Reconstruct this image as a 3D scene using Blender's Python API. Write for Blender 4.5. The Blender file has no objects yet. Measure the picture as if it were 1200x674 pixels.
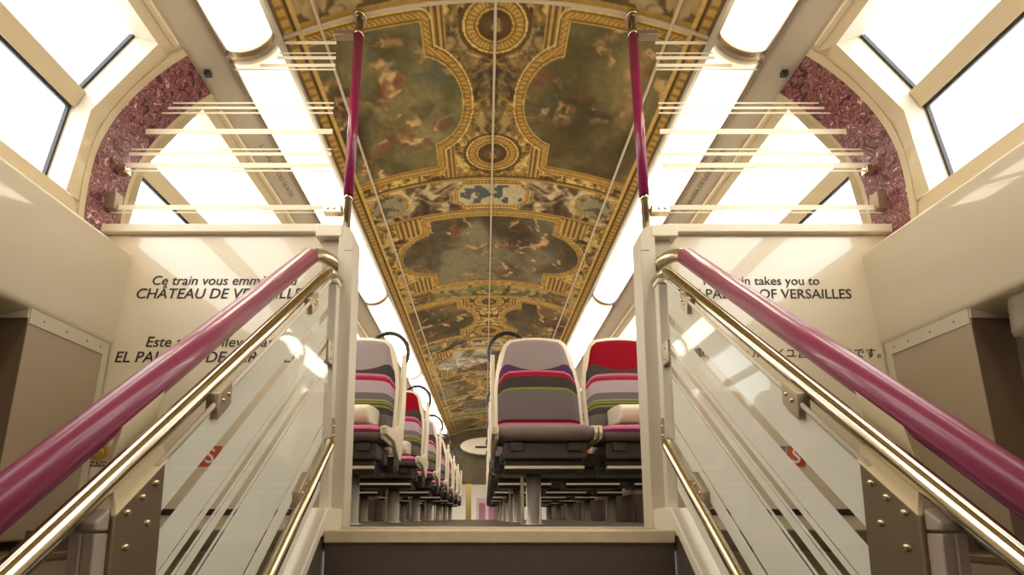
import bpy, bmesh, math, random
import numpy as np
from mathutils import Vector, Matrix

C = bpy.context.scene.collection
scene = bpy.context.scene
PI = math.pi

# ------------------------------------------------------------------ camera, world, exposure
cam_data = bpy.data.cameras.new('camera')
cam = bpy.data.objects.new('camera', cam_data); C.objects.link(cam)
cam.location = (-0.042, 0.0, 0.037)
cam.rotation_euler = (PI/2 + math.atan(62/520), 0, 0)
cam_data.sensor_width = 36.0
cam_data.lens = 520/1200*36
cam_data.shift_x = (600-568)/1200
cam_data.shift_y = (545-337)/1200
cam_data.clip_start = 0.02
scene.camera = cam

W = bpy.data.worlds.new('overcast_sky'); scene.world = W
W.use_nodes = True
W.node_tree.nodes['Background'].inputs[0].default_value = (1.0, 0.985, 0.96, 1)
W.node_tree.nodes['Background'].inputs[1].default_value = 1.9
LIGHT_POWER = 3.5

scene.view_settings.view_transform = 'Standard'
scene.view_settings.look = 'None'
scene.view_settings.exposure = 1.35
scene.view_settings.gamma = 1.0
scene.view_settings.use_curve_mapping = False
scene.cycles.use_denoising = True
try: scene.cycles.denoiser = 'OPENIMAGEDENOISE'
except Exception: pass
scene.cycles.max_bounces = 12
scene.cycles.diffuse_bounces = 6
scene.cycles.glossy_bounces = 5
scene.cycles.transparent_max_bounces = 24
scene.cycles.sample_clamp_indirect = 6.0
scene.cycles.caustics_reflective = False
scene.cycles.caustics_refractive = False

# ------------------------------------------------------------------ materials
def lin(c):
    return tuple((x/12.92 if x <= .04045 else ((x+.055)/1.055)**2.4) for x in [v/255 for v in c]) + (1,)

MATS = {}
def mat(name, rgb, rough=.4, metal=0., coat=0., vary=.06, scale=9., bump=0., emit=0.):
    m = bpy.data.materials.new(name); m.use_nodes = True
    nt = m.node_tree; b = nt.nodes['Principled BSDF']
    c = lin(rgb)
    b.inputs['Roughness'].default_value = rough
    b.inputs['Metallic'].default_value = metal
    b.inputs['Coat Weight'].default_value = coat
    b.inputs['Coat Roughness'].default_value = .04
    tc = nt.nodes.new('ShaderNodeTexCoord')
    nz = nt.nodes.new('ShaderNodeTexNoise'); nz.inputs['Scale'].default_value = scale; nz.inputs['Detail'].default_value = 4
    nt.links.new(tc.outputs['Object'], nz.inputs['Vector'])
    mx = nt.nodes.new('ShaderNodeMix'); mx.data_type = 'RGBA'
    mx.inputs[6].default_value = tuple(v*(1-vary) for v in c[:3]) + (1,)
    mx.inputs[7].default_value = tuple(min(1, v*(1+vary)) for v in c[:3]) + (1,)
    nt.links.new(nz.outputs['Fac'], mx.inputs[0])
    nt.links.new(mx.outputs[2], b.inputs['Base Color'])
    if bump:
        bp = nt.nodes.new('ShaderNodeBump'); bp.inputs['Strength'].default_value = bump; bp.inputs['Distance'].default_value = .002
        n2 = nt.nodes.new('ShaderNodeTexNoise'); n2.inputs['Scale'].default_value = scale*40
        nt.links.new(tc.outputs['Object'], n2.inputs['Vector'])
        nt.links.new(n2.outputs['Fac'], bp.inputs['Height']); nt.links.new(bp.outputs['Normal'], b.inputs['Normal'])
    MATS[name] = m
    return m

cream = mat('cream_laminate', (226, 213, 188), .25, coat=1.0, vary=.02)
cream_wall = mat('cream_lining', (214, 203, 180), .3, coat=.8, vary=.02)
ledge_m = mat('pale_trim', (230, 219, 196), .35, vary=.02)
greige = mat('greige_panel', (188, 174, 150), .38, coat=.15, vary=.03)
box_face = mat('taupe_panel', (170, 152, 130), .3, coat=.7, vary=.03)
box_end = mat('dark_taupe_panel', (120, 101, 82), .25, coat=.4, vary=.05)
box_frame = mat('pale_frame', (205, 196, 178), .4, vary=.02)
post_m = mat('greige_post', (206, 196, 176), .4, vary=.02)
white_paint = mat('off_white_paint', (222, 213, 194), .35, vary=.03)
frame_m = mat('window_surround', (206, 188, 152), .4, coat=.1, vary=.03)
reveal_m = mat('window_reveal', (232, 222, 205), .4, vary=.02)
gasket = mat('black_rubber', (45, 45, 48), .5)
dark = mat('dark_gap', (30, 26, 24), .6)
steel = mat('brushed_steel', (204, 190, 160), .24, 1., vary=.04)
end_metal = mat('bronze_end_ring', (150, 126, 92), .35, .5)
steel_pol = mat('polished_steel', (210, 198, 172), .17, 1., vary=.03)
bracket_m = mat('steel_plate', (166, 150, 126), .34, .6, vary=.06)
rivet_m = mat('steel_rivet', (205, 188, 158), .25, .9)
magenta = mat('magenta_sleeve', (140, 50, 86), .32, coat=.25, vary=.03)
magenta_pole = mat('crimson_sleeve', (136, 24, 76), .28, coat=.3, vary=.03)
newel_grey = mat('mauve_grey_post', (168, 152, 140), .4, vary=.03)
stair_dark = mat('dark_brown_rubber', (86, 74, 66), .5, vary=.12, scale=30)
nosing_m = mat('worn_metal_nosing', (208, 192, 162), .45, .1, vary=.15, scale=20)
floor_m = mat('brown_floor', (92, 80, 70), .4, vary=.12, scale=25)
heater_m = mat('dark_brown_duct', (84, 70, 60), .45, vary=.08)
seat_shell_m = mat('cream_shell', (222, 210, 188), .38, vary=.02)
grey_cloth = mat('grey_moquette', (132, 120, 118), .95, vary=.1, scale=60, bump=.3)
pink_cloth = mat('pink_piping', (200, 110, 132), .9, vary=.08, scale=60)
purple_cloth = mat('purple_piping', (108, 24, 84), .9, vary=.08, scale=60)
black_pl = mat('black_plastic', (36, 33, 33), .35, vary=.1)
under_m = mat('dark_mechanism', (72, 65, 61), .5, .2, vary=.2, scale=40)
leg_m = mat('galvanised_leg', (196, 188, 176), .3, .45, vary=.08)
seam_m = mat('pale_seam_strip', (205, 188, 158), .45, vary=.03)
ink = mat('black_lettering', (28, 24, 22), .6, vary=0)
ink_soft = mat('brown_lettering', (108, 88, 66), .6, vary=0)
gold_print = mat('gold_print', (176, 142, 62), .45, .2, vary=.3, scale=90)
red_sticker = mat('orange_red_sticker', (196, 84, 46), .4, vary=.03)
blue_sticker = mat('blue_sticker', (92, 128, 170), .4, vary=.03)
white_sticker = mat('white_lettering', (240, 232, 220), .5, vary=0)
grey_plastic = mat('grey_plastic', (176, 170, 160), .4, vary=.03)

def marble():
    m = bpy.data.materials.new('red_marble'); m.use_nodes = True; nt = m.node_tree; b = nt.nodes['Principled BSDF']
    tc = nt.nodes.new('ShaderNodeTexCoord')
    n1 = nt.nodes.new('ShaderNodeTexNoise'); n1.inputs['Scale'].default_value = 30; n1.inputs['Detail'].default_value = 3; n1.inputs['Roughness'].default_value = .55; n1.inputs['Distortion'].default_value = 1.6
    r = nt.nodes.new('ShaderNodeValToRGB')
    e = r.color_ramp.elements
    e[0].position = .34; e[0].color = lin((60, 28, 34)); e[1].position = .70; e[1].color = lin((234, 198, 192))
    for p, c in ((.42, (102, 50, 56)), (.46, (130, 72, 74)), (.485, (196, 150, 144)), (.505, (112, 56, 62)), (.55, (130, 72, 74)), (.585, (80, 40, 46)), (.63, (184, 126, 126))):
        k = e.new(p); k.color = lin(c)
    nt.links.new(tc.outputs['Object'], n1.inputs['Vector']); nt.links.new(n1.outputs['Fac'], r.inputs[0])
    nt.links.new(r.outputs[0], b.inputs['Base Color'])
    b.inputs['Roughness'].default_value = .35
    return m
marble_m = marble()

def glass_mat(name, tint=(1, 1, 1), gloss=1.0, ior=1.5):
    m = bpy.data.materials.new(name); m.use_nodes = True; nt = m.node_tree
    nt.nodes.remove(nt.nodes['Principled BSDF'])
    out = nt.nodes['Material Output']
    tr = nt.nodes.new('ShaderNodeBsdfTransparent'); tr.inputs[0].default_value = (*tint, 1)
    gl = nt.nodes.new('ShaderNodeBsdfGlossy'); gl.inputs['Roughness'].default_value = .01; gl.inputs[0].default_value = (1, 1, 1, 1)
    # Schlick reflectance from |N.I|, the same on both faces of the sheet
    ge = nt.nodes.new('ShaderNodeNewGeometry'); dt = nt.nodes.new('ShaderNodeVectorMath'); dt.operation = 'DOT_PRODUCT'
    nt.links.new(ge.outputs['Normal'], dt.inputs[0]); nt.links.new(ge.outputs['Incoming'], dt.inputs[1])
    ab = nt.nodes.new('ShaderNodeMath'); ab.operation = 'ABSOLUTE'; nt.links.new(dt.outputs['Value'], ab.inputs[0])
    om = nt.nodes.new('ShaderNodeMath'); om.operation = 'SUBTRACT'; om.inputs[0].default_value = 1; nt.links.new(ab.outputs[0], om.inputs[1])
    pw = nt.nodes.new('ShaderNodeMath'); pw.operation = 'POWER'; pw.inputs[1].default_value = 5; nt.links.new(om.outputs[0], pw.inputs[0])
    f0 = ((ior-1)/(ior+1))**2
    mu = nt.nodes.new('ShaderNodeMath'); mu.operation = 'MULTIPLY_ADD'; mu.inputs[1].default_value = (1-f0)*gloss; mu.inputs[2].default_value = f0*gloss
    nt.links.new(pw.outputs[0], mu.inputs[0])
    mx = nt.nodes.new('ShaderNodeMixShader')
    nt.links.new(mu.outputs[0], mx.inputs[0])
    nt.links.new(tr.outputs[0], mx.inputs[1]); nt.links.new(gl.outputs[0], mx.inputs[2]); nt.links.new(mx.outputs[0], out.inputs[0])
    return m
pane_m = glass_mat('window_glass', gloss=.6)
screen_m = glass_mat('clear_screen_glass', (.985, .99, .98), .7)
balu_m = glass_mat('clear_balustrade_glass', (.99, .995, .985), .5)

def film_mat(name, rgb, clear):
    m = bpy.data.materials.new(name); m.use_nodes = True; nt = m.node_tree
    nt.nodes.remove(nt.nodes['Principled BSDF']); out = nt.nodes['Material Output']
    tc = nt.nodes.new('ShaderNodeTexCoord'); nz = nt.nodes.new('ShaderNodeTexNoise'); nz.inputs['Scale'].default_value = 300
    nt.links.new(tc.outputs['Object'], nz.inputs['Vector'])
    mr = nt.nodes.new('ShaderNodeMapRange'); mr.inputs[3].default_value = clear*.92; mr.inputs[4].default_value = clear*1.08
    nt.links.new(nz.outputs['Fac'], mr.inputs[0])
    d = nt.nodes.new('ShaderNodeBsdfDiffuse'); d.inputs[0].default_value = lin(rgb)
    t = nt.nodes.new('ShaderNodeBsdfTranslucent'); t.inputs[0].default_value = lin(rgb)
    m1 = nt.nodes.new('ShaderNodeMixShader'); m1.inputs[0].default_value = .3
    nt.links.new(d.outputs[0], m1.inputs[1]); nt.links.new(t.outputs[0], m1.inputs[2])
    tr = nt.nodes.new('ShaderNodeBsdfTransparent')
    m2 = nt.nodes.new('ShaderNodeMixShader')
    nt.links.new(mr.outputs[0], m2.inputs[0]); nt.links.new(m1.outputs[0], m2.inputs[1]); nt.links.new(tr.outputs[0], m2.inputs[2])
    nt.links.new(m2.outputs[0], out.inputs[0])
    return m
frost_m = film_mat('frosted_film', (250, 247, 238), .05)
stripe_m = film_mat('white_stripe_film', (248, 240, 222), .12)

def light_mat():
    m = bpy.data.materials.new('lit_diffuser'); m.use_nodes = True; nt = m.node_tree
    b = nt.nodes['Principled BSDF']; b.inputs['Base Color'].default_value = lin((240, 230, 205)); b.inputs['Roughness'].default_value = .3
    # the tube inside stops short of the ends of each diffuser, so the ends glow less
    at = nt.nodes.new('ShaderNodeAttribute'); at.attribute_name = 'tube'
    r = nt.nodes.new('ShaderNodeMapRange'); r.inputs[3].default_value = .32; r.inputs[4].default_value = LIGHT_POWER
    nt.links.new(at.outputs['Fac'], r.inputs[0])
    nt.links.new(r.outputs[0], b.inputs['Emission Strength'])
    b.inputs['Emission Color'].default_value = (1.0, .90, .70, 1)
    return m
diffuser_m = light_mat()

# ------------------------------------------------------------------ mesh helpers
def new_obj(name, mesh, parent=None, loc=None):
    o = bpy.data.objects.new(name, mesh); C.objects.link(o)
    if parent is not None: o.parent = parent
    if loc is not None: o.location = loc
    return o

class MB:
    """collects shapes into one mesh"""
    def __init__(s): s.bm = bmesh.new(); s.mi = 0
    def _f(s, vs, smooth=False):
        try:
            f = s.bm.faces.new(vs); f.material_index = s.mi; f.smooth = smooth; return f
        except ValueError: return None
    def quad(s, pts, smooth=False):
        return s._f([s.bm.verts.new(p) for p in pts], smooth)
    def box(s, a, b, bev=0.):
        x0, x1 = sorted((a[0], b[0])); y0, y1 = sorted((a[1], b[1])); z0, z1 = sorted((a[2], b[2]))
        v = [s.bm.verts.new(p) for p in ((x0,y0,z0),(x1,y0,z0),(x1,y1,z0),(x0,y1,z0),(x0,y0,z1),(x1,y0,z1),(x1,y1,z1),(x0,y1,z1))]
        fs = [s._f([v[i] for i in q]) for q in ((3,2,1,0),(4,5,6,7),(0,1,5,4),(1,2,6,5),(2,3,7,6),(3,0,4,7))]
        if bev:
            es = list({e for f in fs for e in f.edges})
            r = bmesh.ops.bevel(s.bm, geom=es, offset=bev, segments=3, profile=.5, affect='EDGES', material=-1)
            for f in r['faces']: f.smooth = True; f.material_index = s.mi
        return s
    def prism(s, poly, axis, a, b, bev=0.):
        """poly in the two other axes, extruded along axis from a to b"""
        def P(p, t):
            return {'x': (t, p[0], p[1]), 'y': (p[0], t, p[1]), 'z': (p[0], p[1], t)}[axis]
        A = [s.bm.verts.new(P(p, a)) for p in poly]; B = [s.bm.verts.new(P(p, b)) for p in poly]
        n = len(poly); fs = [s._f(A[::-1]), s._f(B)]
        for i in range(n): fs.append(s._f([A[i], A[(i+1) % n], B[(i+1) % n], B[i]]))
        fs = [f for f in fs if f]
        bmesh.ops.recalc_face_normals(s.bm, faces=fs)
        if bev:
            es = list({e for f in fs for e in f.edges})
            r = bmesh.ops.bevel(s.bm, geom=es, offset=bev, segments=2, profile=.5, affect='EDGES')
            for f in r['faces']: f.smooth = True; f.material_index = s.mi
        return s
    def tube(s, pts, r, n=20, caps=True):
        P = [Vector(p) for p in pts]; rings = []
        up = Vector((0, 0, 1))
        t0 = (P[1]-P[0]).normalized()
        if abs(t0.dot(up)) > .95: up = Vector((1, 0, 0))
        u = t0.cross(up).normalized()
        for i, p in enumerate(P):
            t = (P[min(i+1, len(P)-1)] - P[max(i-1, 0)]).normalized()
            u = (u - t*u.dot(t)).normalized(); w = t.cross(u)
            rr = r[i] if isinstance(r, (list, tuple)) else r
            rings.append([s.bm.verts.new(p + rr*(math.cos(2*PI*k/n)*u + math.sin(2*PI*k/n)*w)) for k in range(n)])
        for a, b in zip(rings, rings[1:]):
            for k in range(n): s._f([a[k], a[(k+1) % n], b[(k+1) % n], b[k]], True)
        if caps: s._f(rings[0][::-1]); s._f(rings[-1])
        return s
    def strip(s, A, B, smooth=False):
        a = [s.bm.verts.new(p) for p in A]; b = [s.bm.verts.new(p) for p in B]
        for i in range(len(a)-1): s._f([a[i], a[i+1], b[i+1], b[i]], smooth)
        return s
    def grid(s, rows, smooth=True, close=False):
        V = [[s.bm.verts.new(p) for p in r] for r in rows]
        for a, b in zip(V, V[1:]):
            m = len(a)
            for k in range(m if close else m-1): s._f([a[k], a[(k+1) % m], b[(k+1) % m], b[k]], smooth)
        return V
    def dome(s, c, axis, r, h=None):
        h = h or r*.6; c = Vector(c); ax = Vector(axis).normalized()
        u = ax.orthogonal().normalized(); w = ax.cross(u); rings = []
        for j in range(4):
            a = j/4*PI/2
            rings.append([c + r*math.cos(a)*(math.cos(k*PI/6)*u + math.sin(k*PI/6)*w) + ax*h*math.sin(a) for k in range(12)])
        V = s.grid(rings, True, True)
        s._f(V[-1], True)
        return s
    def build(s, name, m, parent=None, loc=None, recalc=True):
        if recalc: bmesh.ops.recalc_face_normals(s.bm, faces=s.bm.faces[:])
        me = bpy.data.meshes.new(name); s.bm.to_mesh(me); s.bm.free()
        for x in (m if isinstance(m, (list, tuple)) else [m]): me.materials.append(x)
        return new_obj(name, me, parent, loc)

def tag(o, label, cat, group=None, kind=None):
    o['label'] = label; o['category'] = cat
    if group: o['group'] = group
    if kind: o['kind'] = kind
    return o
def struct(o, label, cat): return tag(o, label, cat, kind='structure')
def empty(name, loc=(0, 0, 0)):
    o = bpy.data.objects.new(name, None); C.objects.link(o); o.location = loc; o.empty_display_size = .1
    return o
def spline(pts, n=6):
    P = [Vector(p) for p in pts]; out = []
    for i in range(len(P)-1):
        p0, p1, p2, p3 = P[max(i-1, 0)], P[i], P[i+1], P[min(i+2, len(P)-1)]
        for k in range(n):
            t = k/n
            out.append(.5*((2*p1) + (-p0+p2)*t + (2*p0-5*p1+4*p2-p3)*t*t + (-p0+3*p1-3*p2+p3)*t**3))
    out.append(P[-1]); return out
def text(name, body, m, width, loc, rot, parent=None, shear=0., align='LEFT', ext=.0004, bold=.0006):
    cu = bpy.data.curves.new(name, 'FONT'); cu.body = body; cu.shear = shear; cu.align_x = align; cu.extrude = ext; cu.size = .1
    cu.resolution_u = 3; cu.offset = bold
    t = bpy.data.objects.new(name, cu); C.objects.link(t)
    bpy.context.view_layer.update()
    me = bpy.data.meshes.new_from_object(t.evaluated_get(bpy.context.evaluated_depsgraph_get()))
    bpy.data.objects.remove(t); bpy.data.curves.remove(cu)
    xs = [v.co.x for v in me.vertices]
    if xs:
        k = width/(max(xs)-min(xs)); me.transform(Matrix.Scale(k, 4))
    me.materials.clear(); me.materials.append(m)
    o = new_obj(name, me, parent, loc); o.rotation_euler = rot
    return o

# ------------------------------------------------------------------ the shell of the carriage
YB, YP, YE = -1.5, 1.47, 11.6      # back of the stairwell, partition, far end
ZL = -1.4                          # lower floor
def ceil_z(x): return 1.835 + .165*(1-(x/.805)**2)
PROF = [(1.10, 1.665), (1.15, 1.628), (1.195, 1.588), (1.235, 1.548), (1.270, 1.507), (1.301, 1.465), (1.328, 1.423), (1.35, 1.38),
        (1.369, 1.333), (1.384, 1.28), (1.392, 1.225), (1.397, 1.17), (1.40, 1.09), (1.40, 1.063)]
OPEN = PROF[1:13]                  # the part of the wall a window takes up
GL = [(1.222, 1.645), (1.40, 1.418), (1.462, 1.115)]     # glass line: top, elbow, bottom
def glass_pt(k):                   # point of the glass line belonging to OPEN[k]
    m = 6
    if k <= m: t = k/m; a, b = GL[0], GL[1]
    else: t = (k-m)/(len(OPEN)-1-m); a, b = GL[1], GL[2]
    return (a[0]+(b[0]-a[0])*t, a[1]+(b[1]-a[1])*t)
WINS = [(-1.36, -.16), (.14, 1.31), (1.565, 2.88), (3.22, 4.52), (4.82, 6.12), (6.42, 7.72), (8.02, 9.32)]

# upper floor, stair and lower floor
b = MB(); b.box((-1.42, 1.30, -.06), (1.42, 9.6, 0)); floor = b.build('floor', floor_m); struct(floor, 'brown rubber floor of the upper deck under the seats', 'floor')
b = MB(); b.box((-1.45, YB, ZL-.05), (1.45, 1.6, ZL)); b.box((-1.45, 9.4, ZL-.05), (1.45, YE+.1, ZL))
fl = b.build('floor_lower', floor_m); struct(fl, 'dark lower floor at the foot of the stair', 'floor')
st = empty('staircase', (0, 1.27, 0)); struct(st, 'dark brown stair with pale worn metal nosing between white stringers', 'stair')
for k in range(7):
    y = -.2*k; z = -.2*k
    b = MB(); b.box((-.498, y, z-.034), (.498, y+.2 if k else y+.165, z if k else z+.002), .004); b.build('nosing' if k == 0 else 'tread', nosing_m if k == 0 else stair_dark, st)
    b = MB(); b.box((-.498, y+.012, z-.2), (.498, y+.03, z-.034)); b.build('riser', stair_dark, st)
b = MB(); b.box((-.494, .135, 0), (.494, .20, .008), .002); b.build('threshold_strip', nosing_m, st)
for s in (-1, 1):
    b = MB()
    top = lambda Y: 1.02*Y-1.262
    b.prism([(1.455, .066), (1.30, .066), (-.2, top(-.2)), (-.2, top(-.2)-.07), (1.26, -.015), (1.455, -.015)], 'x', s*.500, s*.562, .004)
    for Y in (1.2, 1.0, .8): b.dome((s*.532, Y, top(Y)+.001), (0, -.7, .7), .004)
    str_ = b.build('stringer', white_paint, st); str_.location = (0, -1.27, 0)
    b = MB(); b.prism([(1.46, -.016), (1.26, -.016), (-.2, top(-.2)-.07), (-.2, ZL), (1.46, ZL)], 'x', s*.503, s*.556)
    q = b.build('stringer_skirt', stair_dark, st); q.location = (0, -1.27, 0)

# painted ceiling film
def vnoise(x, y, seed):
    xi = np.floor(x).astype(np.int64); yi = np.floor(y).astype(np.int64); fx = x-xi; fy = y-yi
    fx = fx*fx*(3-2*fx); fy = fy*fy*(3-2*fy)
    def h(a, c):
        n = (a*374761393 + c*668265263 + seed*1274126177) & 0x7fffffff
        n = ((n ^ (n >> 13))*1274126177) & 0x7fffffff
        return ((n ^ (n >> 16)) & 0xffff)/65535.
    return (h(xi, yi)*(1-fx)+h(xi+1, yi)*fx)*(1-fy) + (h(xi, yi+1)*(1-fx)+h(xi+1, yi+1)*fx)*fy
def fbm(x, y, seed, o=4):
    r = 0; a = .5
    for i in range(o): r = r + a*vnoise(x*2**i, y*2**i, seed+i); a *= .5
    return r/(1-.5**o)
def sst(a, b_, x): t = np.clip((x-a)/(b_-a), 0, 1); return t*t*(3-2*t)
def ceiling_colours(X, Y):
    col = lambda *c: np.array(lin(c)[:3])
    A = np.abs(X)
    P = 2.29
    n = np.floor((Y-1.475)/P); v = (Y-1.475) - n*P; n = n.astype(int)        # bays repeat along the carriage
    out = np.zeros(X.shape+(3,))
    def put(mask, c): 
        nonlocal out
        mask = np.clip(mask, 0, 1)[..., None]; out = out*(1-mask) + np.asarray(c)*mask
    wx = fbm(A*9, Y*9, 5)-.5; wy = fbm(A*9+40, Y*9, 9)-.5
    # ground of gilt scrollwork, mirrored left and right
    s1 = np.abs(np.sin(22*(A+.16*wx) + 9*fbm(A*7, Y*7, 3)) * np.cos(20*(Y+.18*wy) + 8*fbm(A*6, Y*6, 21)))
    s2 = np.abs(2*vnoise(A*30+5*wx, Y*30+5*wy, 77)-1); s3 = np.abs(2*vnoise(A*58+6*wx, Y*58+6*wy, 79)-1)
    scroll = np.clip(.42*s1 + .42*(1-s2) + .42*(1-s3)-.08, 0, 1)
    out[:] = col(62, 48, 24)
    put(sst(.3, .6, scroll)*.9, col(150, 116, 46))
    put(sst(.62, .88, scroll), col(206, 172, 96))
    put(sst(.62, .72, fbm(A*5, Y*5, 60))*.5, col(78, 72, 58))
    # columns and grooves
    def grooves(mask, coord, f, dk=(104, 76, 30), lt=(186, 148, 76)):
        g = .5+.5*np.sin(coord*f)
        put(mask, col(*dk)); put(mask*sst(.35, .75, g), col(*lt))
    def frame(d, w, along):
        """gilt moulding, d = distance outside the picture"""
        m = (d > 0)*(d < w)
        t = np.clip(d/w, 0, 1)
        put(m, col(146, 108, 38))
        put(m*(t < .12), col(196, 158, 70)); put(m*(t > .12)*(t < .2), col(92, 66, 22))
        put(m*(t > .28)*(t < .72)*(np.sin(along*300) > 0), col(190, 150, 58))
        put(m*(t > .78)*(t < .86), col(96, 68, 24)); put(m*(t > .86), col(214, 182, 100))
    def picture(mask, seed, base, sky):
        """a generic painted cloud scene in muted colours with loose dabs for figures"""
        qx = X*4+.8*fbm(X*6, Y*6, seed+3); qy = Y*4+.8*fbm(X*6, Y*6, seed+8)
        c = fbm(qx, qy, seed, 5); k = fbm(X*3+9, Y*3, seed+30)
        put(mask, col(*base))
        put(mask*sst(.42, .72, c)*.9, col(*sky))
        put(mask*sst(.5, .22, c)*.8, col(58, 46, 26))
        put(mask*sst(.55, .75, k)*.55, col(84, 82, 44))
        f = fbm(X*19+3*wx, Y*19+3*wy, seed+50, 3); g = fbm(X*3.2, Y*3.2, seed+61, 2)
        put(mask*sst(.58, .68, f)*sst(.42, .6, g)*.75, col(150, 110, 66))
        put(mask*sst(.66, .76, f)*sst(.42, .6, g)*.85, col(200, 164, 112))
        r = fbm(X*12+30, Y*12, seed+70, 3)
        put(mask*sst(.63, .72, r)*sst(.4, .62, g)*.7, col(118, 70, 40))
        put(mask*sst(.36, .3, r)*sst(.4, .62, g)*.5, col(88, 90, 80))
    def box_sdf(x, y, hx, hy):
        dx = np.abs(x)-hx; dy = np.abs(y)-hy
        return np.hypot(np.maximum(dx, 0), np.maximum(dy, 0)) + np.minimum(np.maximum(dx, dy), 0)
    def circ(x, y, rx, ry): k = np.hypot(x/rx, y/ry); return (k-1)*min(rx, ry)
    bayA = v < .87; band1 = (v >= .87)*(v < 1.17); bayB = (v >= 1.17)*(v < 2.045); band2 = v >= 2.045
    # bay A: a pair of pictures with a curved bay towards the middle, medallions on the centre line
    m = bayA*(A < .27); grooves(m*(A > .2)*((v < .2)+(v > .6)), A, 260)
    for cy, r in ((.085, .125), (.715, .135)):
        d = circ(X, v-cy, r, r*.82)
        put(bayA*(d < .02), col(92, 66, 26)); frame(np.where(bayA, d+.045, 9), .05, np.arctan2(X, v-cy)*.12)
        put(bayA*(d < -.045)*(d > -.06), col(84, 58, 20)); 
        put(bayA*(d < -.075), col(96, 84, 56)); put(bayA*(d < -.075)*(fbm(X*30, Y*30, 12) > .55), col(168, 134, 66))
    d = np.minimum(box_sdf(A-.60, v-.415, .30, .36), circ(A-.335, v-.41, .19, .225))
    d = np.where(bayA, d, 9)
    frame(d, .05, np.where(np.abs(v-.41) > .2, A+v, v))
    pm = (d <= 0)
    even = (np.mod(n, 2) == 0)
    picture(pm*(X < 0)*even, 101, (92, 82, 48), (140, 128, 84)); picture(pm*(X > 0)*even, 202, (88, 76, 42), (130, 114, 68))
    picture(pm*~even, 303, (92, 76, 46), (124, 102, 62))
    # band 1: grisaille figures, side ovals and a pale cartouche
    g = fbm(A*16+3*wx, Y*16+3*wy, 31); 
    put(band1*1., col(92, 72, 46)); put(band1*sst(.45, .6, g), col(150, 128, 92)); put(band1*sst(.6, .72, g), col(196, 176, 136)); put(band1*sst(.42, .3, g), col(58, 44, 26))
    d = np.where(band1, circ(A-.62, v-1.01, .10, .085), 9); frame(d, .02, A); put(d < 0, col(92, 88, 68)); put((d < 0)*(fbm(A*20, Y*20, 8) > .5), col(140, 130, 100))
    d = np.where(band1, np.maximum(box_sdf(X, v-1.02, .2, .085), (A+np.abs(v-1.02)*1.0-.245)), 9)
    frame(d, .035, A); put(d < 0, col(186, 172, 134)); put((d < -.012)*(fbm(X*22, Y*22, 44) > .53), col(84, 88, 92))
    put(band1*((v < .9)+(v > 1.145)), col(168, 128, 50)); put(band1*((v < .88)+(v > 1.16)), col(84, 60, 22))
    # bay B: one broad picture with rounded ends
    grooves(bayB*(A > .45)*(A < .62)*(np.abs(v-1.6) > .27), A, 190)
    put(bayB*(A > .66)*sst(.5, .6, fbm(A*14, Y*14, 90)), col(188, 160, 92))
    d = np.where(bayB, np.minimum(box_sdf(X, v-1.6, .42, .385), circ(A-.37, v-1.59, .27, .24)), 9)
    frame(d, .045, np.where(A < .42, A, v)); 
    picture((d <= 0)*even, 404, (88, 76, 54), (134, 126, 96)); 
    picture((d <= 0)*~even, 505, (104, 92, 66), (212, 208, 192))
    # band 2
    g = fbm(A*15+3*wx, Y*15+3*wy, 131)
    put(band2*1., col(98, 78, 44)); put(band2*sst(.48, .62, g), col(168, 144, 96)); put(band2*sst(.4, .28, g), col(70, 70, 32)); put(band2*sst(.62, .7, fbm(X*9, Y*9, 71)), col(122, 124, 60))
    put(band2*(v < 2.075), col(172, 132, 52)); put(band2*(v > 2.26), col(172, 132, 52))
    # gilt edge along both sides
    e = A > .735
    put(e, col(150, 114, 44)); put(e*(A < .75), col(206, 168, 84)); put(e*(A > .75)*(A < .757), col(74, 54, 22))
    put(e*(A > .765)*(A < .79)*(np.sin(Y*190) > -.2), col(196, 156, 70)); put(A > .794, col(106, 86, 56))
    out *= (.86+.28*vnoise(X*60, Y*60, 15))[..., None]
    out *= np.array([1.02, 1.03, .90])
    return out
xs = np.linspace(-.805, .805, 301)
ys = np.concatenate([np.arange(YB, 1.2, .03), np.arange(1.2, 2.5, .0042), np.arange(2.5, 4.6, .0075), np.arange(4.6, 9.61, .02)])
XX, YY = np.meshgrid(xs, ys)
ZZ = ceil_z(XX)
co = np.stack([XX, YY, ZZ], -1).reshape(-1, 3)
ny, nx = XX.shape
idx = np.arange(ny*nx).reshape(ny, nx)
quads = np.stack([idx[:-1, :-1], idx[1:, :-1], idx[1:, 1:], idx[:-1, 1:]], -1).reshape(-1, 4)
me = bpy.data.meshes.new('ceiling')
me.vertices.add(len(co)); me.vertices.foreach_set('co', co.ravel().astype(np.float32))
me.loops.add(quads.size); me.loops.foreach_set('vertex_index', quads.ravel().astype(np.int32))
me.polygons.add(len(quads)); me.polygons.foreach_set('loop_start', np.arange(0, quads.size, 4, dtype=np.int32))
me.update(calc_edges=True)
me.polygons.foreach_set('use_smooth', np.ones(len(quads), bool))
rgba = np.ones((ny*nx, 4), np.float32); rgba[:, :3] = ceiling_colours(XX, YY).reshape(-1, 3)
ca = me.color_attributes.new('print', 'FLOAT_COLOR', 'POINT'); ca.data.foreach_set('color', rgba.ravel())
pm = bpy.data.materials.new('painted_film'); pm.use_nodes = True; nt = pm.node_tree; bs = nt.nodes['Principled BSDF']
at = nt.nodes.new('ShaderNodeAttribute'); at.attribute_name = 'print'
hs = nt.nodes.new('ShaderNodeHueSaturation'); hs.inputs['Saturation'].default_value = .95; hs.inputs['Value'].default_value = 1.2
nt.links.new(at.outputs['Color'], hs.inputs['Color']); nt.links.new(hs.outputs[0], bs.inputs['Base Color'])
bs.inputs['Roughness'].default_value = .42
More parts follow.
